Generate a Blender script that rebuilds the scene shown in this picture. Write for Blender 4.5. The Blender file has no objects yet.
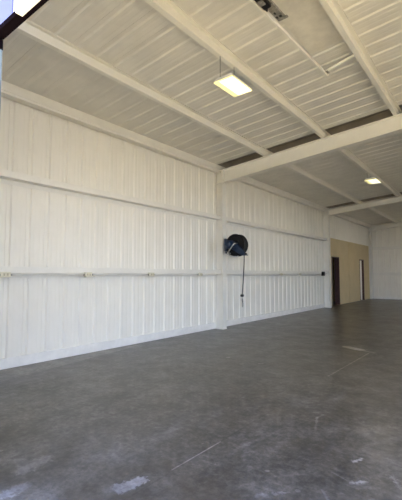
import bpy, bmesh, math, random
from mathutils import Vector, Matrix
random.seed(4)
scene = bpy.context.scene
COL = scene.collection

# ------------------------------------------------------------------ materials
def new_mat(name, rough=0.5, metal=0.0):
    m = bpy.data.materials.new(name); m.use_nodes = True
    nt = m.node_tree; b = nt.nodes['Principled BSDF']
    b.inputs['Roughness'].default_value = rough
    b.inputs['Metallic'].default_value = metal
    return m, nt, b

class NT:
    """small helper to chain math nodes"""
    def __init__(s, nt):
        s.nt = nt
    def put(s, sock, v):
        if isinstance(v, (int, float)): sock.default_value = v
        elif isinstance(v, (tuple, list)): sock.default_value = v
        else: s.nt.links.new(v, sock)
    def m(s, op, a, b=None, c=None, clamp=False):
        n = s.nt.nodes.new('ShaderNodeMath'); n.operation = op; n.use_clamp = clamp
        s.put(n.inputs[0], a)
        if b is not None: s.put(n.inputs[1], b)
        if c is not None: s.put(n.inputs[2], c)
        return n.outputs[0]
    def ramp(s, v, lo, hi, a=0.0, b=1.0):
        n = s.nt.nodes.new('ShaderNodeMapRange'); n.interpolation_type = 'SMOOTHSTEP'
        s.put(n.inputs[0], v); n.inputs[1].default_value = lo; n.inputs[2].default_value = hi
        n.inputs[3].default_value = a; n.inputs[4].default_value = b
        return n.outputs[0]
    def noise(s, vec, scale, detail=4, rough=0.55, dist=0.0):
        n = s.nt.nodes.new('ShaderNodeTexNoise')
        n.inputs['Scale'].default_value = scale; n.inputs['Detail'].default_value = detail
        n.inputs['Roughness'].default_value = rough; n.inputs['Distortion'].default_value = dist
        s.nt.links.new(vec, n.inputs['Vector'])
        return n.outputs['Fac']
    def mix(s, f, a, b, mode='MIX'):
        n = s.nt.nodes.new('ShaderNodeMix'); n.data_type = 'RGBA'; n.blend_type = mode
        s.put(n.inputs[0], f)
        for sock, v in ((n.inputs[6], a), (n.inputs[7], b)):
            if isinstance(v, tuple): sock.default_value = (*v, 1) if len(v) == 3 else v
            else: s.nt.links.new(v, sock)
        return n.outputs[2]
    def coord(s):
        return s.nt.nodes.new('ShaderNodeNewGeometry').outputs['Position']
    def mapv(s, vec, scale):
        n = s.nt.nodes.new('ShaderNodeMapping'); n.inputs['Scale'].default_value = scale
        s.nt.links.new(vec, n.inputs['Vector']); return n.outputs[0]

def paint(name, col, var=0.05, rough=0.5, scale=3.0, metal=0.0, bump=0.0):
    m, nt, b = new_mat(name, rough, metal); h = NT(nt)
    p = nt.nodes.new('ShaderNodeTexCoord').outputs['Object']
    f = h.noise(p, scale, 5, 0.6)
    dark = tuple(c * (1 - var) for c in col); lite = tuple(min(1, c * (1 + var)) for c in col)
    nt.links.new(h.mix(h.ramp(f, 0.3, 0.7), dark, lite), b.inputs['Base Color'])
    if bump:
        bn = nt.nodes.new('ShaderNodeBump'); bn.inputs['Strength'].default_value = bump
        bn.inputs['Distance'].default_value = 0.01
        nt.links.new(h.noise(p, scale * 9, 4), bn.inputs['Height'])
        nt.links.new(bn.outputs[0], b.inputs['Normal'])
    return m

M = {}
M['wall'] = paint('white_wall_panel', (0.87, 0.838, 0.755), 0.025, 0.5, 1.5, bump=0.05)
M['ceil'] = paint('white_roof_liner', (0.77, 0.745, 0.685), 0.05, 0.6, 2.2, bump=0.10)
M['deck_shade'] = paint('shaded_roof_deck', (0.28, 0.25, 0.21), 0.1, 0.6, 3)  # dark tone carries the shade between rafter tops and roof
M['patch'] = paint('pale_patch', (0.76, 0.725, 0.645), 0.07, 0.6, 6.0, bump=0.2)
M['steel'] = paint('white_painted_steel', (0.84, 0.815, 0.745), 0.03, 0.45, 2.5)
M['curb'] = paint('white_curb_paint', (0.86, 0.84, 0.79), 0.05, 0.6, 5)
M['beige'] = paint('beige_drywall', (0.63, 0.51, 0.30), 0.04, 0.7, 2)
M['brown'] = paint('dark_brown_wood', (0.065, 0.03, 0.028), 0.2, 0.5, 6)
M['door'] = paint('white_door', (0.82, 0.82, 0.80), 0.02, 0.45, 2)
M['bronze'] = paint('dark_bronze_trim', (0.0065, 0.0045, 0.007), 0.15, 0.7, 5)
M['bronze'].node_tree.nodes['Principled BSDF'].inputs['Specular IOR Level'].default_value = 0.0
M['jamb'] = paint('pale_blue_trim', (0.20, 0.25, 0.29), 0.05, 0.4, 4)
M['lav'] = paint('lavender_blue_siding', (0.12, 0.125, 0.27), 0.04, 0.5, 2)
M['white_siding'] = paint('white_siding', (0.9, 0.9, 0.9), 0.02, 0.5, 2)
M['blue'] = paint('blue_enamel', (0.004, 0.017, 0.046), 0.1, 0.35, 8)
M['rubber'] = paint('black_rubber', (0.008, 0.008, 0.009), 0.2, 0.65, 10)
M['black'] = paint('black_steel', (0.008, 0.008, 0.009), 0.2, 0.55, 10)
M['black'].node_tree.nodes['Principled BSDF'].inputs['Specular IOR Level'].default_value = 0.2
M['chrome'] = paint('bright_steel', (0.62, 0.62, 0.62), 0.05, 0.35, 10, 0.9)
M['galv'] = paint('galvanised_steel', (0.30, 0.29, 0.27), 0.3, 0.5, 30, 0.4)
M['gap'] = paint('slot_shadow_black', (0.03, 0.03, 0.03), 0.1, 0.7, 10)
M['ivory'] = paint('ivory_outlet', (0.74, 0.70, 0.55), 0.05, 0.45, 20)
M['ivory_dark'] = paint('aged_ivory', (0.50, 0.45, 0.32), 0.05, 0.5, 20)
M['conduit'] = paint('painted_conduit', (0.78, 0.76, 0.70), 0.05, 0.45, 8)
M['bounce'] = paint('warm_bounce_ground', (0.545, 0.44, 0.235), 0.08, 0.9, 1)  # unseen ground, yellowed to bounce warm light indoors

def emit(name, col, strength):
    m = bpy.data.materials.new(name); m.use_nodes = True; nt = m.node_tree
    b = nt.nodes['Principled BSDF']; h = NT(nt)
    p = nt.nodes.new('ShaderNodeTexCoord').outputs['Object']
    f = h.noise(p, 6, 2)
    c = h.mix(f, tuple(x * 0.96 for x in col), col)
    nt.links.new(c, b.inputs['Emission Color']); nt.links.new(c, b.inputs['Base Color'])
    b.inputs['Emission Strength'].default_value = strength
    return m
M['lamp_warm'] = emit('lit_warm_diffuser', (1.0, 0.90, 0.42), 0.5)
M['lamp_white'] = emit('lit_white_tube', (1.0, 0.96, 0.74), 0.8)

def floor_material():
    m, nt, b = new_mat('stained_concrete', 0.5); h = NT(nt)
    P = h.coord()
    sx = nt.nodes.new('ShaderNodeSeparateXYZ'); nt.links.new(P, sx.inputs[0])
    X, Y = sx.outputs[0], sx.outputs[1]
    n_big = h.noise(P, 0.55, 5, 0.6, 0.6)
    n_mid = h.noise(P, 1.9, 6, 0.65, 0.8)
    n_fin = h.noise(P, 14, 5, 0.65)
    n_str = h.noise(h.mapv(P, (2.6, 0.7, 1)), 1.3, 6, 0.65, 1.0)
    c = h.mix(h.ramp(n_big, 0.3, 0.72), (0.105, 0.095, 0.082), (0.185, 0.175, 0.160))
    c = h.mix(h.m('MULTIPLY', h.ramp(n_mid, 0.50, 0.75), 0.55), c, (0.235, 0.23, 0.215))
    c = h.mix(h.m('MULTIPLY', h.ramp(n_str, 0.52, 0.30, 1, 0) if False else h.ramp(n_str, 0.30, 0.48, 1.0, 0.0), 0.55), c, (0.085, 0.074, 0.062))
    c = h.mix(h.m('MULTIPLY', h.ramp(n_fin, 0.42, 0.72), 0.42), c, (0.30, 0.29, 0.27))
    n_pit = h.noise(P, 38, 3, 0.6)
    c = h.mix(h.m('MULTIPLY', h.ramp(n_pit, 0.58, 0.72), 0.35), c, (0.30, 0.29, 0.28))
    c = h.mix(h.m('MULTIPLY', h.ramp(n_pit, 0.42, 0.28), 0.45), c, (0.06, 0.055, 0.05))
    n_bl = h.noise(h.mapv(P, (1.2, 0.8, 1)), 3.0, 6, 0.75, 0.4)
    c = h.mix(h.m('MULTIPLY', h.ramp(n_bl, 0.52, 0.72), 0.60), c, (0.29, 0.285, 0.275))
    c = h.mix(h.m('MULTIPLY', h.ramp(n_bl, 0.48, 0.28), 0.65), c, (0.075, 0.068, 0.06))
    # pale flecks
    v = nt.nodes.new('ShaderNodeTexVoronoi'); v.inputs['Scale'].default_value = 3.2
    nt.links.new(P, v.inputs['Vector'])
    fl = h.ramp(h.m('ADD', v.outputs['Distance'], h.m('MULTIPLY', n_fin, 0.08)), 0.085, 0.105, 1, 0)
    c = h.mix(h.m('MULTIPLY', fl, 0.45), c, (0.42, 0.41, 0.38))
    # border strip along the wall: smoother, paler pour
    edge = h.ramp(h.m('ADD', X, h.m('MULTIPLY', Y, 0.16)), -4.755, -4.735, 1, 0)
    strip = h.m('MULTIPLY', edge, h.ramp(Y, 5.3, 5.0, 0, 1) if False else h.ramp(Y, 4.6, 5.6, 1, 0))
    c = h.mix(h.m('MULTIPLY', strip, 0.8), c, (0.30, 0.28, 0.255))
    wob = h.m('SUBTRACT', n_mid, 0.5)
    wob2 = h.m('SUBTRACT', h.noise(P, 24, 4, 0.7), 0.5)
    def seg(x0, y0, x1, y1, r, soft, wa, wb):
        dx, dy = x1 - x0, y1 - y0; L2 = dx * dx + dy * dy + 1e-9
        px = h.m('SUBTRACT', X, x0); py = h.m('SUBTRACT', Y, y0)
        t = h.m('DIVIDE', h.m('ADD', h.m('MULTIPLY', px, dx), h.m('MULTIPLY', py, dy)), L2, clamp=True)
        ex = h.m('SUBTRACT', px, h.m('MULTIPLY', t, dx)); ey = h.m('SUBTRACT', py, h.m('MULTIPLY', t, dy))
        d = h.m('SQRT', h.m('ADD', h.m('MULTIPLY', ex, ex), h.m('MULTIPLY', ey, ey)))
        d = h.m('ADD', d, h.m('ADD', h.m('MULTIPLY', wob, wa), h.m('MULTIPLY', wob2, wb)))
        return h.ramp(d, r - soft, r + soft, 1, 0)
    # control joint
    c = h.mix(h.m('MULTIPLY', seg(-1.86, 0.0, -1.87, 7.2, 0.007, 0.005, 0.02, 0.02), 0.40), c, (0.055, 0.05, 0.045))
    marks = [  # x0,y0,x1,y1,r,soft,wobble mid,wobble fine,strength,colour
        (-1.985, 1.66, -1.945, 1.79, 0.045, 0.012, 0.10, 0.16, 0.85, (0.66, 0.66, 0.68)),
        (-2.02, 1.59, -1.985, 1.68, 0.035, 0.02, 0.10, 0.20, 0.45, (0.42, 0.42, 0.44)),
        (-2.70, 1.37, -2.74, 1.52, 0.050, 0.02, 0.20, 0.20, 0.65, (0.46, 0.45, 0.43)),
        (-2.95, 1.33, -2.78, 1.42, 0.045, 0.03, 0.25, 0.22, 0.55, (0.42, 0.41, 0.39)),
        (-2.50, 1.13, -2.50, 1.25, 0.040, 0.02, 0.20, 0.20, 0.65, (0.42, 0.42, 0.44)),
        (-2.76, 1.555, -2.75, 1.575, 0.012, 0.008, 0.02, 0.04, 0.7, (0.42, 0.42, 0.42)),
        (-2.31, 7.42, -2.03, 7.30, 0.085, 0.015, 0.05, 0.04, 0.85, (0.66, 0.64, 0.60)),
        (-2.03, 7.30, -1.78, 7.16, 0.055, 0.015, 0.05, 0.05, 0.60, (0.55, 0.52, 0.49)),
        (-1.60, 7.0, -1.60, 6.85, 0.030, 0.02, 0.05, 0.05, 0.35, (0.40, 0.38, 0.36)),
        (-1.875, 2.02, -1.863, 2.60, 0.006, 0.003, 0.0, 0.006, 0.80, (0.46, 0.44, 0.42)),
        (-1.868, 5.15, -1.83, 7.1, 0.012, 0.006, 0.0, 0.020, 0.70, (0.50, 0.47, 0.43)),
        (-1.868, 3.6, -1.868, 5.15, 0.006, 0.005, 0.0, 0.030, 0.35, (0.30, 0.28, 0.26)),
        (-1.43, 3.62, -1.41, 3.73, 0.010, 0.008, 0.01, 0.04, 0.55, (0.38, 0.37, 0.36)),
        (-1.43, 3.62, -1.33, 3.32, 0.009, 0.008, 0.02, 0.05, 0.55, (0.38, 0.37, 0.36)),
        (-0.89, 2.95, -0.86, 3.03, 0.012, 0.008, 0.02, 0.10, 0.85, (0.58, 0.58, 0.58)),
        (-0.82, 2.65, -0.75, 2.72, 0.010, 0.010, 0.03, 0.14, 0.65, (0.50, 0.50, 0.50)),
        (-0.64, 2.92, -0.55, 2.80, 0.010, 0.012, 0.03, 0.14, 0.65, (0.48, 0.48, 0.48)),
        (-0.97, 2.71, -0.845, 2.66, 0.005, 0.006, 0.01, 0.03, 0.4, (0.36, 0.36, 0.36)),
        (-0.945, 2.45, -0.87, 2.36, 0.006, 0.006, 0.01, 0.03, 0.4, (0.36, 0.36, 0.37)),
        (-1.24, 2.13, -1.12, 2.27, 0.014, 0.014, 0.05, 0.12, 0.5, (0.40, 0.40, 0.42)),
        (-0.86, 3.38, -0.66, 3.64, 0.030, 0.03, 0.10, 0.10, 0.35, (0.32, 0.32, 0.32)),
        (-1.68, 2.63, -1.605, 2.95, 0.020, 0.02, 0.06, 0.08, 0.40, (0.32, 0.31, 0.29)),
        (-1.605, 2.95, -1.58, 3.18, 0.010, 0.012, 0.03, 0.06, 0.40, (0.34, 0.33, 0.31)),
        (-3.60, 5.23, -3.58, 5.25, 0.022, 0.010, 0.01, 0.02, 0.8, (0.55, 0.53, 0.50)),
        (-3.18, 4.99, -3.16, 5.01, 0.018, 0.010, 0.01, 0.02, 0.6, (0.45, 0.42, 0.38)),
        (-2.97, 5.20, -2.93, 5.23, 0.018, 0.010, 0.01, 0.02, 0.75, (0.52, 0.50, 0.46)),
        (-1.60, 3.98, -1.20, 4.08, 0.012, 0.02, 0.10, 0.08, 0.3, (0.30, 0.29, 0.27)),
        (-2.50, 2.46, -2.38, 2.58, 0.012, 0.012, 0.05, 0.10, 0.4, (0.36, 0.35, 0.33)),
    ]
    for x0, y0, x1, y1, r, so, wa, wb, st, colr in marks:
        c = h.mix(h.m('MULTIPLY', seg(x0, y0, x1, y1, r, so, wa, wb), st), c, colr)
    # darker stains; the second is shade painted to dim the floor near the opening
    for x0, y0, x1, y1, r, st in ((-3.40, 1.50, -3.40, 1.68, 0.12, 0.55), (-2.6, 1.5, -1.6, 1.9, 0.30, 0.45), (-4.4, 6.4, -4.15, 6.8, 0.05, 0.4), (-3.6, 7.9, -3.0, 9.5, 0.30, 0.35), (-3.4, 10.5, -2.6, 12.5, 0.5, 0.3)):
        c = h.mix(h.m('MULTIPLY', seg(x0, y0, x1, y1, r, 0.12, 0.5, 0.1), st), c, (0.075, 0.06, 0.045))
    k1 = h.ramp(h.noise(P, 3.6, 8, 0.74), 0.34, 0.66, 0.66, 1.28)
    k2 = h.ramp(h.noise(P, 20, 4, 0.75), 0.32, 0.68, 0.74, 1.26)
    kk = h.m('MULTIPLY', h.m('MULTIPLY', k1, k2), 0.63)
    cb = nt.nodes.new('ShaderNodeCombineColor')
    for i, t in enumerate((1.0, 0.985, 0.965)): nt.links.new(h.m('MULTIPLY', kk, t), cb.inputs[i])
    c = h.mix(1.0, c, cb.outputs[0], 'MULTIPLY')
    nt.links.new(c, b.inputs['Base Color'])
    nt.links.new(h.ramp(n_mid, 0.3, 0.7, 0.29, 0.38), b.inputs['Roughness'])
    bn = nt.nodes.new('ShaderNodeBump'); bn.inputs['Strength'].default_value = 0.06
    bn.inputs['Distance'].default_value = 0.01
    nt.links.new(n_fin, bn.inputs['Height']); nt.links.new(bn.outputs[0], b.inputs['Normal'])
    return m
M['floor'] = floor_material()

# ------------------------------------------------------------------ geometry helpers
def link(name, me, mat, parent=None):
    o = bpy.data.objects.new(name, me); COL.objects.link(o)
    if mat: me.materials.append(M[mat] if isinstance(mat, str) else mat)
    if parent:
        o.parent = parent
        o.matrix_parent_inverse = Matrix.Translation(parent.location).inverted()
    return o

def obj(name, bm, mat, parent=None, bevel=0.0, smooth=False):
    bmesh.ops.recalc_face_normals(bm, faces=bm.faces[:])
    me = bpy.data.meshes.new(name); bm.to_mesh(me); bm.free()
    if smooth:
        for p in me.polygons: p.use_smooth = True
    o = link(name, me, mat, parent)
    if bevel:
        md = o.modifiers.new('bevel', 'BEVEL'); md.width = bevel; md.segments = 2; md.limit_method = 'ANGLE'
    return o

def BM(): return bmesh.new()

def box(bm, x0, x1, y0, y1, z0, z1):
    vs = [bm.verts.new((x, y, z)) for x in (x0, x1) for y in (y0, y1) for z in (z0, z1)]
    for f in ((0, 1, 3, 2), (4, 6, 7, 5), (0, 4, 5, 1), (2, 3, 7, 6), (0, 2, 6, 4), (1, 5, 7, 3)):
        bm.faces.new([vs[i] for i in f])
    return bm

def hexa(bm, pts):
    """pts: 4 of one end, 4 of the other end, same winding"""
    vs = [bm.verts.new(p) for p in pts]
    for f in ((3, 2, 1, 0), (4, 5, 6, 7), (0, 1, 5, 4), (1, 2, 6, 5), (2, 3, 7, 6), (3, 0, 4, 7)):
        bm.faces.new([vs[i] for i in f])

def prism(bm, poly, axis, a, b):
    """closed polygon extruded along an axis; poly are the two other coordinates in order"""
    def mk(p, t):
        if axis == 'y': return (p[0], t, p[1])
        if axis == 'x': return (t, p[0], p[1])
        return (p[0], p[1], t)
    A = [bm.verts.new(mk(p, a)) for p in poly]; B = [bm.verts.new(mk(p, b)) for p in poly]
    n = len(poly)
    bm.faces.new(A[::-1]); bm.faces.new(B)
    for i in range(n): bm.faces.new((A[i], A[(i + 1) % n], B[(i + 1) % n], B[i]))

def section(pts, t):
    """thin open polyline -> closed outline of thickness t (mitred)"""
    n = len(pts); out = [[], []]
    for i, p in enumerate(pts):
        p = Vector(p); nrm = Vector((0, 0))
        segs = []
        if i > 0: segs.append((p - Vector(pts[i - 1])).normalized())
        if i < n - 1: segs.append((Vector(pts[i + 1]) - p).normalized())
        ns = [Vector((-s.y, s.x)) for s in segs]
        if len(ns) == 2:
            b = (ns[0] + ns[1]).normalized(); k = 1 / max(0.3, b.dot(ns[0])); nrm = b * k
        else: nrm = ns[0]
        out[0].append(tuple(p + nrm * t / 2)); out[1].append(tuple(p - nrm * t / 2))
    return out[0] + out[1][::-1]

def tube(bm, pts, r, n=10, cap=True):
    pts = [Vector(p) for p in pts]; rings = []
    up0 = Vector((0, 0, 1))
    for i, p in enumerate(pts):
        d = (pts[min(i + 1, len(pts) - 1)] - pts[max(i - 1, 0)]).normalized()
        a = d.cross(up0)
        if a.length < 1e-3: a = d.cross(Vector((0, 1, 0)))
        a.normalize(); b = d.cross(a)
        rr = r[i] if isinstance(r, (list, tuple)) else r
        rings.append([bm.verts.new(p + (a * math.cos(2 * math.pi * k / n) + b * math.sin(2 * math.pi * k / n)) * rr) for k in range(n)])
    for A, B in zip(rings, rings[1:]):
        for k in range(n): bm.faces.new((A[k], A[(k + 1) % n], B[(k + 1) % n], B[k]))
    if cap:
        bm.faces.new(rings[0][::-1]); bm.faces.new(rings[-1])

def lathe_y(bm, cx, cy, cz, prof, n=36):
    """prof: list of (y offset, radius) revolved about the y axis"""
    rings = []
    for y, r in prof:
        rings.append([bm.verts.new((cx + r * math.cos(2 * math.pi * k / n), cy + y, cz + r * math.sin(2 * math.pi * k / n))) for k in range(n)])
    for A, B in zip(rings, rings[1:]):
        for k in range(n): bm.faces.new((A[k], A[(k + 1) % n], B[(k + 1) % n], B[k]))
    bm.faces.new(rings[0]); bm.faces.new(rings[-1][::-1])

def torus_y(bm, cx, cy, cz, R, r, n=40, k=8):
    rings = []
    for i in range(n):
        a = 2 * math.pi * i / n; rings.append([])
        for j in range(k):
            b = 2 * math.pi * j / k; rr = R + r * math.cos(b)
            rings[-1].append(bm.verts.new((cx + rr * math.cos(a), cy + r * math.sin(b), cz + rr * math.sin(a))))
    for i in range(n):
        A, B = rings[i], rings[(i + 1) % n]
        for j in range(k): bm.faces.new((A[j], A[(j + 1) % k], B[(j + 1) % k], B[j]))

def empty(name, loc, label, cat, group=None):
    o = bpy.data.objects.new(name, None); COL.objects.link(o); o.location = loc
    o.empty_display_size = 0.1
    o['label'] = label; o['category'] = cat
    if group: o['group'] = group
    return o

def tag(o, label, cat, group=None):
    o['label'] = label; o['category'] = cat
    if group: o['group'] = group
    return o

def struct(o, label=None):
    o['kind'] = 'structure'
    if label: o['label'] = label
    return o

# ------------------------------------------------------------------ dimensions (metres)
XW = -5.735            # flat of the left wall panel
XG = -5.566            # inner face of girts
XC = -5.466            # inner face of columns
YF = 1.06              # outer face of the front wall
YB = 23.0              # far wall panel
XR = 6.4               # right wall
YC = [7.84, 15.60, 22.72]
HWC = 0.085           # half width of column and rafter flanges
PD = 0.125            # purlin depth
SL = 0.083
def roof(x): return 4.24 + SL * (x + 5.566)
PITCH = 0.3048

def rib_profile(a0, a1, phase, depth, flip=1):
    """(along, offset) profile of a ribbed sheet; offset is away from the room"""
    pts = [(a0, 0.0)]
    k = math.floor((a0 - phase) / PITCH)
    while True:
        c = phase + k * PITCH
        if c - 0.05 > a1: break
        seq = [(-0.045, 0), (-0.025, depth), (0.025, depth), (0.045, 0),
               (0.083, 0), (0.093, depth * 0.13), (0.113, depth * 0.13), (0.123, 0),
               (0.182, 0), (0.192, depth * 0.13), (0.212, depth * 0.13), (0.222, 0)]
        for d, o in seq:
            if a0 < c + d < a1: pts.append((c + d, o))
        k += 1
    pts.append((a1, 0.0))
    return pts

def sheet(bm, prof, f0, f1):
    A = [bm.verts.new(f0(a, o)) for a, o in prof]; B = [bm.verts.new(f1(a, o)) for a, o in prof]
    for i in range(len(prof) - 1): bm.faces.new((A[i], A[i + 1], B[i + 1], B[i]))

# ------------------------------------------------------------------ the shell
bm = BM(); box(bm, -9.2, XR + 0.1, YF - 0.02, YB + 0.1, -0.15, 0.0)
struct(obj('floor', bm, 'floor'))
bm = BM(); box(bm, -40, 45, -45, YF - 0.02, -0.17, -0.02); box(bm, XR + 0.1, 45, YF - 0.02, 50, -0.17, -0.02)  # unseen apron added to throw sunlight up into the hall
struct(obj('bounce_ground', bm, 'bounce'), 'unseen outdoor ground added to bounce sunlight indoors')

bm = BM()
PH = 2.531
sheet(bm, rib_profile(YF + 0.05, 15.66, PH, 0.024), lambda a, o: (XW - o, a, 0.1), lambda a, o: (XW - o, a, 4.27))
sheet(bm, rib_profile(15.66, YB, PH, 0.024), lambda a, o: (XW - o, a, 2.99), lambda a, o: (XW - o, a, 4.27))
struct(obj('wall_left', bm, 'wall'))

bm = BM()
sheet(bm, rib_profile(-9.2, XR, -5.6, 0.032), lambda a, o: (a, YB + o, 0.05), lambda a, o: (a, YB + o, roof(a) + 0.06))
struct(obj('wall_far', bm, 'wall'))

bm = BM()
# the liner stops short on both sides of each inner rafter; the deck higher up is coloured dark as shade
GAPS = [(YC[0] - 0.17, YC[0] + 0.30), (YC[1] - 0.17, YC[1] + 0.30)]
XL, XE, RISE = -5.78, XR + 0.1, 0.16
cuts = [YF, GAPS[0][0], GAPS[0][1], GAPS[1][0], GAPS[1][1], YB + 0.05]
for i in (0, 2, 4):
    sheet(bm, rib_profile(cuts[i], cuts[i + 1], 0.15, 0.015), lambda a, o: (XL, a, roof(XL) + o), lambda a, o: (XE, a, roof(XE) + o))
struct(obj('ceiling', bm, 'ceil'))
bm = BM()
for g0, g1 in GAPS:
    def quad(*p): bm.faces.new([bm.verts.new(q) for q in p])
    for y in (g0, g1): quad((XL, y, roof(XL)), (XE, y, roof(XE)), (XE, y, roof(XE) + RISE), (XL, y, roof(XL) + RISE))
    quad((XL, g0, roof(XL) + RISE), (XE, g0, roof(XE) + RISE), (XE, g1, roof(XE) + RISE), (XL, g1, roof(XL) + RISE))
    for x in (XL, XE): quad((x, g0, roof(x)), (x, g1, roof(x)), (x, g1, roof(x) + RISE), (x, g0, roof(x) + RISE))
struct(obj('ceiling_recess', bm, 'deck_shade'), 'roof deck above the rafters, shade put into its dark colour')

# right wall with two open bay doors (out of the picture, added to let more daylight in)
DO = [(2.4, 7.0), (17.5, 18.7)]; DH = 3.8
bm = BM()
ys = [YF, DO[0][0], DO[0][1], DO[1][0], DO[1][1], YB]
for a, b in ((ys[0], ys[1]), (ys[2], ys[3]), (ys[4], ys[5])): box(bm, XR, XR + 0.06, a, b, 0, roof(XR))
for a, b in DO: box(bm, XR, XR + 0.06, a, b, DH, roof(XR))
struct(obj('wall_right', bm, 'wall'))

# front wall: opening from JX to OX, head at HZ
JX, OX, HZ = -2.69, 3.0, 3.065
YI = YF + 0.045
bm = BM()
box(bm, -5.8, JX - 0.06, YF, YI, 0, roof(-5.8)); box(bm, OX, XR, YF, YI, 0, roof(OX))
hexa(bm, [(JX - 0.06, YF, HZ + 0.03), (JX - 0.06, YI, HZ + 0.03), (JX - 0.06, YI, roof(JX)), (JX - 0.06, YF, roof(JX)),
          (OX, YF, HZ + 0.03), (OX, YI, HZ + 0.03), (OX, YI, roof(OX)), (OX, YF, roof(OX))])
struct(obj('wall_front', bm, 'white_siding'))
bm = BM(); box(bm, JX - 0.3, -2.433, YF - 0.012, YF - 0.0005, HZ + 0.037, 4.3)
struct(obj('trim_1', bm, 'lav'), 'lavender blue siding panel above the dark door header')
bm = BM(); box(bm, JX - 0.07, OX, YF - 0.02, YI + 0.003, HZ, HZ + 0.036)
struct(obj('trim_2', bm, 'bronze', bevel=0.004), 'dark bronze header trim across the bay opening')
bm = BM(); box(bm, JX - 0.06, JX, YF - 0.01, YI + 0.002, 0, HZ - 0.05)
struct(obj('trim_3', bm, 'jamb', bevel=0.004), 'pale blue door jamb of the bay opening')
bm = BM(); box(bm, JX - 0.062, JX + 0.002, YF - 0.012, YI + 0.004, HZ - 0.075, HZ)
struct(obj('trim_4', bm, 'bronze', bevel=0.004))
bm = BM(); prism(bm, [(YF - 0.034, HZ - 0.008), (YF + 0.012, HZ - 0.008), (YF + 0.012, HZ - 0.001), (YF - 0.022, HZ - 0.001), (YF - 0.022, HZ + 0.07), (YF - 0.034, HZ + 0.07)], 'x', -2.33, OX)
struct(obj('trim_7', bm, 'white_siding', bevel=0.003), 'white weather strip along the front of the dark header')
# curb (white painted base) along the walls
bm = BM(); box(bm, XW - 0.05, -5.7156, YF + 0.05, 15.66, 0.0, 0.155)
struct(obj('baseboard_left', bm, 'curb', bevel=0.006))
bm = BM(); box(bm, -5.72, XR, YB - 0.025, YB + 0.04, 0.0, 0.13)
struct(obj('baseboard_far', bm, 'curb', bevel=0.006))

# beige office partition with two doorways
D1, D2, DT = (16.50, 17.50), (20.78, 21.56), 2.19
XB0, XB1 = -5.80, -5.716
bm = BM()
for a, b in ((15.66, D1[0]), (D1[1], D2[0]), (D2[1], YB)): box(bm, XB0, XB1, a, b, 0, 3.0)
for a, b in (D1, D2): box(bm, XB0, XB1, a, b, DT, 3.0)
struct(obj('wall_office', bm, 'beige'), 'beige partition wall with two doorways')
bm = BM(); box(bm, XB1, XB1 + 0.015, 18.93, 18.99, 0.0, 3.0)
struct(obj('trim_5', bm, 'beige'), 'beige vertical joint strip on the partition')
bm = BM(); box(bm, XB1, XB1 + 0.012, 15.68, 22.6, 2.965, 3.01)
struct(obj('trim_6', bm, 'beige'), 'beige cap strip along the partition top')
# the offices behind
bm = BM()
box(bm, -9.2, -9.1, 15.54, YB, 0, 3.0)
box(bm, -9.1, XB0, 15.56, 15.66, 0, 3.0); box(bm, -9.1, XB0, 19.3, 19.4, 0, 3.0)
box(bm, -9.2, XB0, 15.56, YB, 3.0, 3.06)
struct(obj('wall_offices_inside', bm, 'beige'))
def door_frame(name, d, lab, deep):
    bm = BM(); t = 0.045
    box(bm, XB0 - deep, XB1 + 0.012, d[0], d[0] + t, 0, DT)
    box(bm, XB0 - deep, XB1 + 0.012, d[1] - t, d[1], 0, DT)
    box(bm, XB0 - deep, XB1 + 0.012, d[0] + t, d[1] - t, DT - t, DT)
    return struct(obj(name, bm, 'brown', bevel=0.003), lab)
door_frame('door_1', D1, 'dark brown frame of the open doorway beside the second column', 0.12)
f2 = door_frame('door_2', D2, 'dark brown frame of the farther doorway near the corner', 0.01)
# white leaf swung into the second office, hinged on the far jamb
bm = BM(); box(bm, XB0 - 0.76, XB0 - 0.015, D2[1] - 0.06, D2[1] - 0.02, 0.01, DT - 0.05)
leaf = obj('door_leaf', bm, 'door', f2, bevel=0.003); leaf['label'] = 'white door leaf swung open'
bm = BM(); lathe_y(bm, XB0 - 0.70, D2[1] - 0.06, 1.0, [(0, 0.012), (-0.03, 0.012), (-0.035, 0.028), (-0.06, 0.03), (-0.07, 0.015)], 16)
obj('door_knob', bm, 'chrome', leaf, smooth=False)

# ------------------------------------------------------------------ steel frame
def column(y, label, top, xc=XC):
    r = empty('steel_column', (XW + 0.13, y, 0), label, 'column', 'white steel columns of the left wall')
    hw = HWC; t = 0.012
    bm = BM(); box(bm, XW + 0.02, xc - t, y - 0.005, y + 0.005, 0.02, top); obj('web', bm, 'steel', r)
    bm = BM(); box(bm, xc - t, xc, y - hw, y + hw, 0.02, top); obj('flange', bm, 'steel', r, bevel=0.003)
    bm = BM(); box(bm, XW + 0.005, XW + 0.02, y - 0.035, y + 0.035, 0.02, top); obj('flange', bm, 'steel', r)
    bm = BM(); box(bm, XW + 0.02, xc + 0.004, y - hw - 0.004, y + hw + 0.004, 0.0, 0.02)
    bp = obj('base_plate', bm, 'steel', r, bevel=0.002)
    return r
column(YC[0], 'white steel column carrying the blue hose reel', 3.772)
column(YC[1], 'white steel column at the near end of the beige partition', 3.885)
column(YC[2], 'white steel column in the far corner by the beige partition', 3.885, -5.60)

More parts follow.
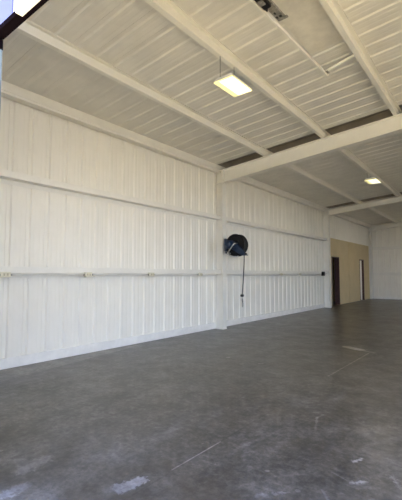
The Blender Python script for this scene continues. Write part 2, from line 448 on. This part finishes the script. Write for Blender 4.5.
def rafter(y, label, z0, x1=XR):
    r = empty('rafter', (XC, y, 3.75), label, 'beam', 'white rafter beams across the ceiling')
    x0 = XW + 0.03; hw = HWC; t = 0.014
    zb = lambda x: z0 + 0.0915 * (x + 5.485) if x < 0 else z0 + 0.0915 * 5.485 + 0.083 * x
    zt = lambda x: roof(x) - PD - 0.004
    def slab(name, f0, f1, w, xs):
        bm = BM()
        for a, b in zip(xs, xs[1:]):
            hexa(bm, [(a, y - w, f0(a)), (a, y + w, f0(a)), (a, y + w, f1(a)), (a, y - w, f1(a)),
                      (b, y - w, f0(b)), (b, y + w, f0(b)), (b, y + w, f1(b)), (b, y - w, f1(b))])
        bmesh.ops.remove_doubles(bm, verts=bm.verts[:], dist=1e-5)
        return obj(name, bm, 'steel', r)
    slab('bottom_flange', zb, lambda x: zb(x) + t, hw, (x0, 0.0, x1))
    slab('web', lambda x: zb(x) + t, lambda x: zt(x) - t if x > XG else 4.06, 0.005, (x0, XG - 0.001, XG + 0.004, 0.0, x1))
    slab('top_flange', lambda x: zt(x) - t, zt, hw, (XG + 0.002, 0.0, x1))
    bm = BM(); box(bm, XC - 0.012, XC + 0.004, y - hw, y - 0.006, zb(XC) + t, zt(XC) - t)
    obj('stiffener_plate', bm, 'steel', r)
    bm = BM(); box(bm, XC - 0.012, XC + 0.004, y + 0.006, y + hw, zb(XC) + t, zt(XC) - t)
    obj('stiffener_plate', bm, 'steel', r)
    return r
rafter(YC[0], 'big white rafter beam above the column with the hose reel', 3.775)
rafter(YC[1], 'white rafter beam beyond the farther lamp, above the beige partition', 3.888)
rafter(YC[2], 'white rafter beam against the far wall', 3.90)

def girt(y0, y1, z, label, group='horizontal wall girts'):
    bm = BM()
    prism(bm, section([(XW + 0.003, z - 0.07), (XW + 0.003, z + 0.003), (XG - 0.003, z + 0.003), (XG - 0.003, z + 0.095), (XG - 0.024, z + 0.095)], 0.006), 'y', y0, y1)
    return tag(obj('girt', bm, 'steel'), label, 'girt', group)
girt(YI + 0.01, YC[0] - 0.007, 1.41, 'lower white girt of the front bay, with the outlet boxes under it')
girt(YI + 0.01, YC[0] - 0.007, 2.822, 'upper white girt of the front bay')
girt(YC[0] + 0.007, YC[1] - 0.007, 1.41, 'lower white girt behind the hanging hose of the reel')
girt(YC[0] + 0.007, YC[1] - 0.007, 2.822, 'upper white girt above the blue hose reel, right of its column')
for z, lab in ((1.40, 'lower white girt on the far wall'), (2.86, 'upper white girt on the far wall')):
    bm = BM()
    prism(bm, section([(YB - 0.003, z - 0.07), (YB - 0.003, z + 0.003), (YB - 0.145, z + 0.003), (YB - 0.145, z + 0.095), (YB - 0.125, z + 0.095)], 0.006), 'x', -5.58, XR)
    tag(obj('girt', bm, 'steel'), lab, 'girt', 'horizontal wall girts')

for y0, y1, lab in ((YI + 0.01, YC[0] - 0.001, 'white eave strut along the wall top in the front bay'),
                    (YC[0] + 0.001, YC[1] - 0.001, 'white eave strut along the wall top beyond the hose reel'),
                    (YC[1] + 0.001, YC[2] - 0.001, 'white eave strut high above the beige partition')):
    bm = BM()
    prism(bm, section([(XW + 0.02, 4.066), (XG - 0.014, 4.066), (XG - 0.014, 4.102), (XG - 0.002, 4.106), (XG - 0.002, 4.236), (XW + 0.02, 4.222)], 0.005), 'y', y0, y1)
    tag(obj('eave_strut', bm, 'steel'), lab, 'strut', 'eave struts')

def purlin(x, label):
    bm = BM(); d = PD
    c, s = math.cos(math.atan(SL)), math.sin(math.atan(SL))
    loc = [(0.055, -0.003 - 0.012), (0.055, -0.003), (0.0, -0.003), (0.0, -d), (-0.058, -d), (-0.058, -d + 0.018)]
    pts = [(x + px * c - pz * s, roof(x) + px * s + pz * c) for px, pz in loc]
    prism(bm, section(pts, 0.006), 'y', YI + 0.01, YB - 0.01)
    return tag(obj('purlin', bm, 'steel'), label, 'purlin', 'roof purlins')
PX = [-4.21, -2.80, -1.385]
for x, lab in zip(PX, ('white roof purlin nearest the left wall', 'white roof purlin with the two lamps hung beneath it',
                       'white roof purlin at the upper right, joined by the rail strut')):
    purlin(x, lab)

# pale smooth patch of liner between rail and third purlin
bm = BM()
hexa(bm, [(-1.95, 2.1, roof(-1.95) - 0.012), (-1.95, 4.95, roof(-1.95) - 0.012), (-1.95, 4.95, roof(-1.95) - 0.003), (-1.95, 2.1, roof(-1.95) - 0.003),
          (-1.45, 2.1, roof(-1.45) - 0.012), (-1.45, 4.95, roof(-1.45) - 0.012), (-1.45, 4.95, roof(-1.45) - 0.003), (-1.45, 2.1, roof(-1.45) - 0.003)])
tag(obj('ceiling_patch', bm, 'patch'), 'smooth pale patch of ceiling liner beside the white overhead rail', 'ceiling panel')

# ------------------------------------------------------------------ overhead rail
rl = empty('overhead_rail', (-1.85, 5.36, 4.34), 'thin white overhead rail running back under the ceiling to a cross strut', 'rail')
def rz(y): return 4.206 + (y - 3.159) * 0.0622
bm = BM()
ya, yb = YI + 0.2, 5.36
hexa(bm, [(-1.87, ya, rz(ya)), (-1.846, ya, rz(ya)), (-1.846, ya, rz(ya) + 0.035), (-1.87, ya, rz(ya) + 0.035),
          (-1.87, yb, rz(yb)), (-1.846, yb, rz(yb)), (-1.846, yb, rz(yb) + 0.035), (-1.87, yb, rz(yb) + 0.035)])
obj('rail', bm, 'steel', rl, bevel=0.003)
bm = BM()
zs, ze = rz(5.3) + 0.036, roof(PX[2]) - PD + 0.01
hexa(bm, [(-1.87, 5.28, zs), (-1.87, 5.32, zs), (-1.87, 5.32, zs + 0.035), (-1.87, 5.28, zs + 0.035),
          (PX[2] - 0.062, 5.28, ze), (PX[2] - 0.062, 5.32, ze), (PX[2] - 0.062, 5.32, ze + 0.035), (PX[2] - 0.062, 5.28, ze + 0.035)])
obj('cross_strut', bm, 'steel', rl)
bm = BM(); box(bm, -1.885, -1.82, 5.26, 5.34, rz(5.3) + 0.034, rz(5.3) + 0.045)
obj('end_clip', bm, 'galv', rl)
# perforated bracket with a dark unit, beside the rail
br = empty('rail_bracket', (-1.77, 3.7, 4.3), 'dark grey perforated metal bracket bolted beside the white overhead rail', 'bracket')
bm = BM(); b0, b1 = 2.2, 3.74
z0 = lambda y: rz(y) + 0.050
def slope_box(bm, x0, x1, y0, y1, h0, h1):
    hexa(bm, [(x0, y0, z0(y0) + h0), (x1, y0, z0(y0) + h0), (x1, y0, z0(y0) + h1), (x0, y0, z0(y0) + h1),
              (x0, y1, z0(y1) + h0), (x1, y1, z0(y1) + h0), (x1, y1, z0(y1) + h1), (x0, y1, z0(y1) + h1)])
slope_box(bm, -1.84, -1.75, b0, b1, 0.0, 0.006); slope_box(bm, -1.84, -1.834, b0, b1, 0.006, 0.03); slope_box(bm, -1.756, -1.75, b0, b1, 0.006, 0.03)
ch = obj('channel', bm, 'galv', br)
for y, x, w in ((3.64, -1.83, 0.02), (3.64, -1.793, 0.03), (3.56, -1.815, 0.018)):
    bm = BM(); slope_box(bm, x, x + w, y, y + 0.035, -0.004, 0.0)
    obj('slot', bm, 'gap', ch)
bm = BM(); slope_box(bm, -1.842, -1.757, 2.6, 3.40, -0.045, -0.002)
ub = obj('dark_unit', bm, 'black', br, bevel=0.006)
for k in range(4):
    bm = BM(); slope_box(bm, -1.83, -1.775, 2.72 + k * 0.17, 2.80 + k * 0.17, -0.055, -0.045)
    obj('clip', bm, 'galv', ub)
bm = BM(); slope_box(bm, -1.842, -1.83, 3.401, 3.46, -0.03, 0.002); obj('end_stop', bm, 'gap', br)
bm = BM(); slope_box(bm, -1.75, -1.72, 3.70, 3.74, 0.0, 0.012); obj('end_tab', bm, 'galv', br)
bm = BM(); box(bm, -1.80, -1.79, 2.4, 2.43, z0(2.4), roof(-1.8) - 0.013); obj('hanger', bm, 'galv', br)

# ------------------------------------------------------------------ ceiling lamps
def area(name, loc, size, e, col):
    L = bpy.data.lights.new(name, 'AREA'); L.size = size; L.energy = e; L.color = col
    o = bpy.data.objects.new(name, L); COL.objects.link(o); o.location = loc
def lamp(cx, cy, z, w, l, hang, label):
    r = empty('ceiling_light', (cx, cy, z), label, 'lamp', 'hanging lamps under the ceiling')
    bm = BM()
    hexa(bm, [(cx - w / 2, cy - l / 2, z + 0.012), (cx + w / 2, cy - l / 2, z + 0.012), (cx + w / 2, cy + l / 2, z + 0.012), (cx - w / 2, cy + l / 2, z + 0.012),
              (cx - w / 2 + 0.04, cy - l / 2 + 0.03, z + 0.07), (cx + w / 2 - 0.04, cy - l / 2 + 0.03, z + 0.07), (cx + w / 2 - 0.04, cy + l / 2 - 0.03, z + 0.07), (cx - w / 2 + 0.04, cy + l / 2 - 0.03, z + 0.07)])
    hs = obj('housing', bm, 'steel', r)
    bm = BM(); box(bm, cx - w / 2, cx + w / 2, cy - l / 2, cy + l / 2, z, z + 0.012)
    df = obj('diffuser', bm, 'lamp_warm', r)
    n = 4
    for k in range(1, n):
        x = cx - w / 2 + w * (k + 0.5) / n
        bm = BM(); box(bm, x - 0.03, x + 0.03, cy - l / 2 + 0.015, cy + l / 2 - 0.015, z - 0.004, z)
        obj('tube', bm, 'lamp_white', df)
    bm = BM(); box(bm, cx - 0.05, cx + 0.05, cy - 0.10, cy + 0.10, z + 0.07, z + 0.11)
    obj('driver_box', bm, 'steel', r, bevel=0.005)
    for dy in (-l / 2 + 0.08, l / 2 - 0.08):
        bm = BM(); nl = 7
        for i in range(nl):
            za = z + 0.07 + (hang - z - 0.07) * i / nl; zb = z + 0.07 + (hang - z - 0.07) * (i + 1.15) / nl
            zb = min(zb, hang)
            if i % 2: box(bm, cx - 0.106, cx - 0.094, cy + dy - 0.002, cy + dy + 0.002, za, zb)
            else: box(bm, cx - 0.102, cx - 0.098, cy + dy - 0.006, cy + dy + 0.006, za, zb)
        obj('chain', bm, 'galv', r)
    area('ceiling_light_glow', (cx, cy, z - 0.02), w, 12, (1, 0.90, 0.72))
    return r
hz = roof(PX[1]) - PD - 0.003
lamp(-2.71, 4.11, 3.95, 0.30, 0.50, hz, 'lit rectangular lamp hanging close by in the front bay')
lamp(-2.72, 11.48, 4.10, 0.32, 0.58, hz, 'lit lamp hanging farther back between the two rafter beams')

# ------------------------------------------------------------------ electrical runs
def outlet(y, label, dark=False):
    z = 1.355
    r = empty('outlet_box', (XG + 0.02, y, z), label, 'outlet', 'outlets along the lower girt')
    xf = XG + 0.038
    bm = BM(); box(bm, XG - 0.005, xf, y - 0.07, y + 0.07, z - 0.005, z + 0.075)
    obj('box', bm, 'ivory' if not dark else 'rubber', r, bevel=0.005)
    bm = BM(); box(bm, xf, xf + 0.004, y - 0.065, y + 0.065, z, z + 0.07)
    cp = obj('cover_plate', bm, 'ivory' if not dark else 'rubber', r, bevel=0.002)
    for dy in (-0.024, 0.024):
        bm = BM(); box(bm, xf + 0.004, xf + 0.0055, y + dy - 0.012, y + dy + 0.012, z + 0.018, z + 0.052)
        obj('socket', bm, 'ivory_dark', cp)
    for sg in (-1, 1):
        bm = BM(); tube(bm, [(XG + 0.016, y + sg * 0.071, z + 0.03), (XG + 0.016, y + sg * 0.095, z + 0.03)], 0.014, 10)
        obj('connector', bm, 'galv', r)
    return r
OUT = [2.43, 3.82, 5.33, 6.93]
OUT2 = [11.2, 12.7]
for y, lab in zip(OUT, ('ivory outlet box under the girt at the left edge of the photo', 'ivory outlet box second along the girt from the left',
                        'ivory outlet box third along the girt from the left', 'small outlet box on the girt just left of the hose reel column')):
    outlet(y, lab)
for y, lab in zip(OUT2, ('outlet box on the girt midway between the two columns', 'outlet box on the girt nearer the black outlet')):
    outlet(y, lab)
# black outlet at the run's end
r = empty('wall_outlet', (XG, 14.95, 1.36), 'small black outlet at the girt end beside the second column', 'outlet')
bm = BM(); box(bm, XG - 0.01, XG + 0.06, 14.86, 15.08, 1.33, 1.50); obj('housing', bm, 'rubber', r, bevel=0.012)
bm = BM(); box(bm, XG + 0.06, XG + 0.075, 14.90, 15.04, 1.36, 1.47); obj('cover', bm, 'black', r, bevel=0.004)

def conduit(a, b, label, a_box=True, b_box=True):
    """one run: tucked under the girt, bending down into the box at either end"""
    z_hi, z_lo = 1.394, 1.385; x_hi, x_lo = XG - 0.012, XG + 0.016
    f_of = []
    ya = a + 0.096 if a_box else a; yb = b - 0.096 if b_box else b
    pts = []
    for dy, f in (((0, 1), (0.10, 1), (0.22, 0.75), (0.36, 0.25), (0.5, 0)) if a_box else ((0, 0),)):
        pts.append((x_hi + (x_lo - x_hi) * f, ya + dy, z_hi + (z_lo - z_hi) * f))
    for dy, f in (((0.5, 0), (0.36, 0.25), (0.22, 0.75), (0.10, 1), (0, 1)) if b_box else ((0, 0),)):
        pts.append((x_hi + (x_lo - x_hi) * f, yb - dy, z_hi + (z_lo - z_hi) * f))
    bm = BM(); tube(bm, pts, 0.010, 8)
    return tag(obj('conduit', bm, 'conduit', smooth=True), label, 'conduit', 'conduits under the lower girt')
conduit(OUT[0], OUT[1], 'thin conduit under the girt between the two leftmost outlet boxes')
conduit(OUT[1], OUT[2], 'thin conduit under the girt between the second and third outlet boxes')
conduit(OUT[2], OUT[3], 'thin conduit between the third outlet box and the box left of the reel column')
conduit(OUT[3], YC[0] - 0.13, 'short end of conduit beside the hose reel column, left of it', True, False)
conduit(YC[0] + 0.13, OUT2[0], 'thin conduit under the girt passing behind the hanging hose', False, True)
conduit(OUT2[0], OUT2[1], 'thin conduit between the two outlet boxes right of the hose reel')
conduit(OUT2[1], 14.86, 'thin conduit running into the black outlet at the second column', True, False)

# ------------------------------------------------------------------ hose reel on the first column
hr = empty('hose_reel', (XC, YC[0], 2.1), 'blue hose reel with black hose mounted on the white column', 'hose reel')
cx, cy, cz = -4.95, 7.62, 2.105
# mounting bracket: plate clamped to the far edge of the column flange, arms out to the hub
bm = BM(); box(bm, XC, XC + 0.012, YC[0] + 0.03, YC[0] + 0.10, 1.93, 2.28); obj('mounting_plate', bm, 'blue', hr, bevel=0.003)
bm = BM()
box(bm, XC + 0.012, -5.18, YC[0] + 0.045, YC[0] + 0.085, 1.98, 2.24)
box(bm, -5.22, -5.17, cy - 0.15, YC[0] + 0.085, 1.96, 2.27)
obj('mounting_bracket', bm, 'blue', hr, bevel=0.008)
# round spring case at the left front
bm = BM(); lathe_y(bm, -5.085, cy - 0.155, 2.12, [(0.05, 0.10), (-0.04, 0.10), (-0.06, 0.09), (-0.075, 0.06), (-0.085, 0.045)], 28)
obj('spring_case', bm, 'blue', hr, smooth=False)
# drum
bm = BM(); lathe_y(bm, cx, cy, cz, [(-0.092, 0.06), (-0.088, 0.11), (-0.080, 0.13), (-0.080, 0.225), (-0.095, 0.24), (-0.097, 0.265), (-0.087, 0.272), (-0.076, 0.268)], 48); obj('drum_flange', bm, 'black', hr)
bm = BM(); lathe_y(bm, cx, cy, cz, [(0.083, 0.268), (0.087, 0.272), (0.095, 0.268)], 48); obj('drum_flange', bm, 'black', hr)
bm = BM(); lathe_y(bm, cx, cy, cz, [(-0.082, 0.10), (0.082, 0.10)], 32); obj('drum_core', bm, 'black', hr)
bm = BM()
for i in range(7):
    for rr in (0.195, 0.238): torus_y(bm, cx, cy - 0.069 + i * 0.023, cz, rr, 0.0125, 40, 8)
obj('coiled_hose', bm, 'rubber', hr, smooth=True)
bm = BM()
arc = [(cx + 0.290 * math.cos(a), cy - 0.105, cz + 0.290 * math.sin(a)) for a in [math.radians(t) for t in range(226, 294, 6)]]
tube(bm, arc, 0.010, 8); obj('drum_rim', bm, 'chrome', hr, smooth=True)
# guide arm: wedge plate in front of the drum from the hub down to the outlet
bm = BM()
poly = [(-5.12, 2.20), (-5.00, 2.22), (-4.92, 2.18), (-4.70, 1.99), (-4.65, 1.94), (-4.645, 1.875), (-4.70, 1.85), (-4.80, 1.89), (-4.98, 1.99), (-5.12, 2.04)]
prism(bm, poly, 'y', cy - 0.15, cy - 0.115)
obj('guide_arm', bm, 'blue', hr, bevel=0.008)
bm = BM(); lathe_y(bm, cx, cy - 0.15, cz, [(0.03, 0.06), (-0.02, 0.06), (-0.03, 0.045), (-0.035, 0.02)], 20)
obj('hub', bm, 'blue', hr)
bm = BM(); box(bm, -4.77, -4.64, cy - 0.115, cy + 0.02, 1.845, 1.865)
go = obj('hose_outlet', bm, 'blue', hr, bevel=0.004)
for dx in (-0.035, 0.035):
    bm = BM(); tube(bm, [(-4.708 + dx, cy - 0.10, 1.885), (-4.708 + dx, cy + 0.0, 1.885)], 0.018, 12); obj('roller', bm, 'black', go)
bm = BM(); tube(bm, [(-4.85, cy - 0.13, 2.14), (-4.86, cy - 0.25, 2.125), (-4.93, cy - 0.255, 2.048), (-5.034, cy - 0.25, 1.925), (-5.06, cy - 0.13, 1.90)], 0.015, 10)
obj('brace_bar', bm, 'chrome', hr, smooth=True)
# hanging hose end
hy = cy - 0.05
pts = [(-4.66, hy, 2.02), (-4.69, hy, 1.95), (-4.708, hy, 1.88)]
for i in range(12):
    t = i / 11; z = 1.84 - t * 0.96
    pts.append((-4.708 - 0.066 * (t ** 1.6), hy, z))
pts += [(-4.772, hy, 0.80), (-4.762, hy, 0.70)]
bm = BM(); tube(bm, pts, 0.0125, 10)
hh = obj('hanging_hose', bm, 'rubber', hr, smooth=True)
bm = BM(); tube(bm, [(-4.774, hy, 0.915), (-4.774, hy, 0.905), (-4.774, hy, 0.87), (-4.774, hy, 0.86)], [0.03, 0.043, 0.043, 0.03], 14); obj('hose_stopper', bm, 'rubber', hh)
bm = BM(); tube(bm, [(-4.764, hy, 0.72), (-4.762, hy, 0.70), (-4.760, hy, 0.64), (-4.759, hy, 0.61)], [0.018, 0.018, 0.016, 0.009], 10); obj('nozzle', bm, 'galv', hh)

# ------------------------------------------------------------------ light
w = bpy.data.worlds.new('sky'); scene.world = w; w.use_nodes = True
nt = w.node_tree; bg = nt.nodes['Background']
h = NT(nt)
tc = nt.nodes.new('ShaderNodeTexCoord'); sp = nt.nodes.new('ShaderNodeSeparateXYZ')
nt.links.new(tc.outputs['Generated'], sp.inputs[0])
g = h.ramp(sp.outputs[2], 0.0, 0.55)
nt.links.new(h.mix(g, (1.00, 1.20, 1.54), (0.27, 0.36, 0.68)), bg.inputs['Color'])
bg.inputs['Strength'].default_value = 3.4

sun = bpy.data.lights.new('sun', 'SUN'); sun.energy = 12.0; sun.angle = math.radians(0.6); sun.color = (1.0, 0.93, 0.80)
so = bpy.data.objects.new('sun', sun); COL.objects.link(so)
d = Vector((-1.0, -0.03, -1.3)).normalized()      # from the right: in by the side doors, past the front opening
so.rotation_euler = d.to_track_quat('-Z', 'Y').to_euler()

def portal(name, loc, sx, sy, direction):
    L = bpy.data.lights.new(name, 'AREA'); L.shape = 'RECTANGLE'; L.size = sx; L.size_y = sy
    L.cycles.is_portal = True
    o = bpy.data.objects.new(name, L); COL.objects.link(o); o.location = loc
    o.rotation_euler = Vector(direction).to_track_quat('-Z', 'Z').to_euler()
portal('daylight_front', ((JX + OX) / 2, YF - 0.03, HZ / 2), OX - JX, HZ, (0, 1, 0))
for a, b in DO: portal('daylight_side', (XR + 0.08, (a + b) / 2, DH / 2), b - a, DH, (-1, 0, 0))
area('far_bay_fill', (-2.7, 19.0, 4.1), 0.3, 14, (1, 0.90, 0.72))  # unseen light added over the far bay, without a fixture
area('office_fill', (-7.3, 20.4, 2.9), 0.5, 14, (1, 0.95, 0.85))  # unseen light added to show up the open door leaf

# ------------------------------------------------------------------ camera
F, YAW, PIT, ROL, H = 370.2849, 0.6726, 0.0649, 0.0008, 1.4
cd = bpy.data.cameras.new('camera'); cd.sensor_fit = 'HORIZONTAL'; cd.sensor_width = 36.0
cd.lens = F / 402 * 36.0; cd.clip_start = 0.05
co = bpy.data.objects.new('camera', cd); COL.objects.link(co); co.location = (0, 0, H)
fw = Vector((-math.sin(YAW) * math.cos(PIT), math.cos(YAW) * math.cos(PIT), math.sin(PIT)))
rt = Vector((math.cos(YAW), math.sin(YAW), 0)); up = rt.cross(fw)
r2 = rt * math.cos(ROL) + up * math.sin(ROL); u2 = -rt * math.sin(ROL) + up * math.cos(ROL)
R = Matrix((r2, u2, -fw)).transposed()
co.rotation_euler = R.to_euler()
scene.camera = co

vs = scene.view_settings
vs.view_transform = 'Standard'; vs.look = 'None'; vs.gamma = 1.0; vs.use_curve_mapping = False
vs.exposure = 0.8
